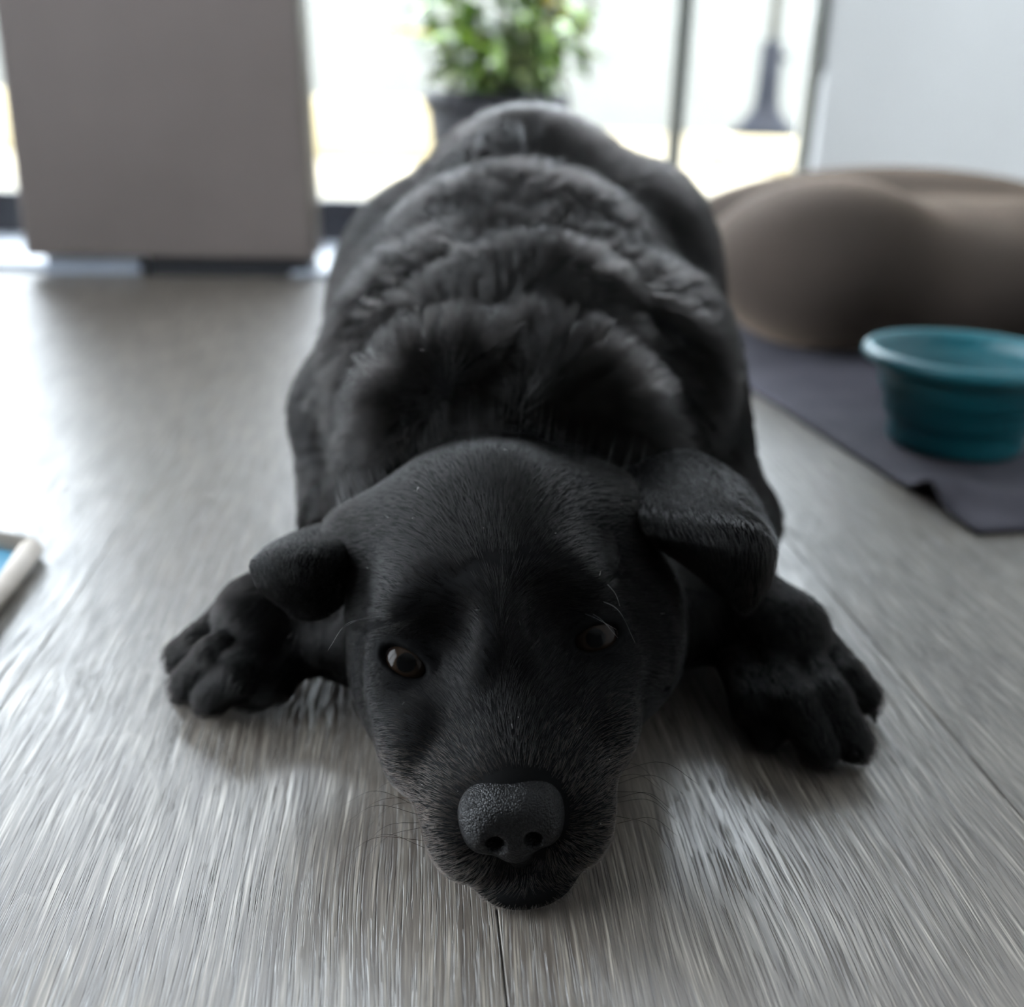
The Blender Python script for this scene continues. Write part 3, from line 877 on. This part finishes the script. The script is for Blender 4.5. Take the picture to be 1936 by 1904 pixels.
def wbody(c, nn):
    d = np.linalg.norm(c-CC, axis=1)
    w = np.clip((.48/d)**1.6, .15, 1.3)
    h = hinv(c)
    w *= np.where(head_weight(c) > .5, 1.0, .8)
    away = np.sum(nn*(CC-c), 1)/d
    w *= np.where(away < -.35, .25, 1.)
    w *= np.where(c[:,2] < .004, 0., 1.)
    # bare skin: nose, philtrum, mouth and the rims of the eyes
    nz = ((h[:,0]/.021)**2 + ((h[:,1]-.350)/.020)**2 + ((h[:,2]-.054)/.019)**2) < 1
    phl = (np.abs(h[:,0]) < .0095) & (h[:,1] < .356) & (h[:,2] < .05) & (h[:,2] > .030)
    lip = (np.abs(h[:,0]) < .011) & (h[:,1] < .356) & (h[:,2] < .0165) & (h[:,2] > .0105)
    w = np.where(nz | phl | lip, 0., w)
    for s in (-1, 1):
        ctr, Rm, Re, c0, g, a1, a2 = EYE[s]
        q = (c-c0) @ np.stack([a1, a2], 1); dd = np.linalg.norm(c-c0, axis=1)
        w = np.where((dd < .018) & ((q[:,0]/.0152)**2 + ((q[:,1]-.0008)/.0088)**2 < 1), 0., w)
    return w

NB = 320000
P, N = tri_sample(DP, DQ, NB, wbody)
hw_ = head_weight(P); hl = hinv(P)
V = flow(P, N)
mz = (1-smooth01(hl[:,1], .38, .44))*hw_
length = (.0075-.0022*mz)*hw_ + (1-hw_)*(.020+.010*smooth01(P[:,2], .12, .2))
for s in (-1, 1):
    length = length*np.clip((np.linalg.norm(P-EYE[s][3], axis=1)-.006)/.018, .35, 1)
napew = np.exp(-((P[:,1]-.60)/.06)**2)*(P[:,2] > .1)
length = length + 0.014*napew*(1-hw_)
length = np.where((np.abs(P[:,0]) > .1) & (P[:,2] < .07) & (P[:,1] < .64), .009, length)
dorsal = smooth01(P[:,2], .13, .20)*(1-smooth01(np.abs(P[:,0]), .07, .12))
lift = .25*hw_ + (1-hw_)*(.23 + .13*dorsal + .16*napew*dorsal)
rad = (.00005*hw_ + .00015*(1-hw_))
clump = .0024*hw_ + .0055*(1-hw_)
curl = .3*hw_ + (.75+.4*dorsal)*(1-hw_)*(1-.65*smooth01(P[:,1], .85, .92))
pts, rr = make_fur(P, N, V, length, lift, rad, clump, curl)
# ears
for Ve, Qe, G in (earR, earL):
    Pe, Ne = tri_sample(Ve, Qe, 16000, lambda c, nn: np.ones(len(c)))
    base = G[0].mean(0); tip = G[-1].mean(0)
    gi = G.reshape(-1, 3); du = np.gradient(G, axis=0).reshape(-1, 3)
    sub = np.arange(0, len(gi), 3)
    near = np.concatenate([np.argmin(((Pe[i:i+2000, None]-gi[None, sub])**2).sum(2), 1) for i in range(0, len(Pe), 2000)])
    fl_ = du[sub][near]; fl_ /= np.linalg.norm(fl_, axis=1, keepdims=True)+1e-9
    n = len(Pe); one = np.ones(n)
    p2, r2 = make_fur(Pe, Ne, fl_, .0085*one, .22*one, .00006*one, .003*one, .5*one)
    pts = np.concatenate([pts, p2]); rr = np.concatenate([rr, r2])
pick = np.zeros(len(pts), bool)
pick[:len(P)] = rng.random(len(P)) < .55*(1-smooth01(hl[:,1], .375, .42))*hw_*smooth01(.085-hl[:,2], 0, .03)
MFUR = hair_material('grizzled_muzzle', 1., .25, .4, (.085, .062, .050))
mf = curves_obj('muzzle_fur', pts[pick], rr[pick], MFUR, dog); mf['label'] = 'faintly brown grizzled hair around the lips'; mf['kind'] = 'stuff'
pts, rr = pts[~pick], rr[~pick]
fur = curves_obj('fur', pts, rr, FURM, dog); fur['label'] = 'dense glossy black coat'; fur['kind'] = 'stuff'

# whiskers: pale brow hairs and fine muzzle hairs
def whisker_set(name, lines, m, r0):
    arr = np.zeros((len(lines), 8, 3)); rad_ = np.zeros((len(lines), 8))
    for i, L in enumerate(lines):
        for k in range(8):
            arr[i, k] = catmull(np.array(L), k/7); rad_[i, k] = r0*(1-.8*k/7)
    return curves_obj(name, arr, rad_, m, dog)
brow = []
for pp_ in ([(1147,1103,.438),(1163,1122,.430),(1172,1146,.424)], [(1130,1133,.436),(1170,1155,.424),(1201,1216,.418)],
            [(1085,1155,.436),(1120,1166,.424),(1165,1190,.416)], [(1100,1152,.436),(1135,1170,.424),(1168,1206,.416)],
            [(1062,1170,.436),(1075,1190,.428),(1085,1208,.424)], [(705,1168,.430),(655,1180,.415),(620,1230,.40)],
            [(700,1165,.430),(668,1176,.42),(645,1190,.41)]):
    brow.append([at(a, b, y=y) for a, b, y in pp_])
o = whisker_set('brow_whiskers', brow, WHISK, .00015); o['label'] = 'long pale hairs above the eyes'; o['kind'] = 'stuff'
lines = []
for i in range(9):
    z0 = .030+.004*(i % 5); y0 = .366+.007*(i//2)
    for s in (-1, 1):
        a = hd(s*.043, y0, z0); L_ = random.uniform(.03, .055)
        d = np.array([s*.8, random.uniform(-.1, .25), random.uniform(-.25, .25)]); b = a+d*L_*.55; c = a+d*L_+np.array([0, 0, -L_*.35])
        b[2] = max(b[2], .002); c[2] = max(c[2], .001)
        lines.append([a, b, c])
o = whisker_set('muzzle_whiskers', lines, WHISKD, .00009); o['label'] = 'fine dark whiskers'; o['kind'] = 'stuff'

# dust flecks caught in the coat
cand = np.nonzero((hw_ > .8) & (N[:, 2] > .15))[0]
pk = rng.choice(cand, 46, replace=False)
lint = []
for k_ in pk:
    d = rng.normal(size=3); d /= np.linalg.norm(d); L_ = float(rng.choice([.0004, .0005, .0006, .0022]))
    p0 = P[k_] + N[k_]*.0030
    lint.append([p0, p0 + d*L_*.5 + N[k_]*.0002, p0 + d*L_])
o = whisker_set('lint', lint, WHISK, .00011); o['label'] = 'tiny pale dust flecks on the coat'; o['kind'] = 'stuff'
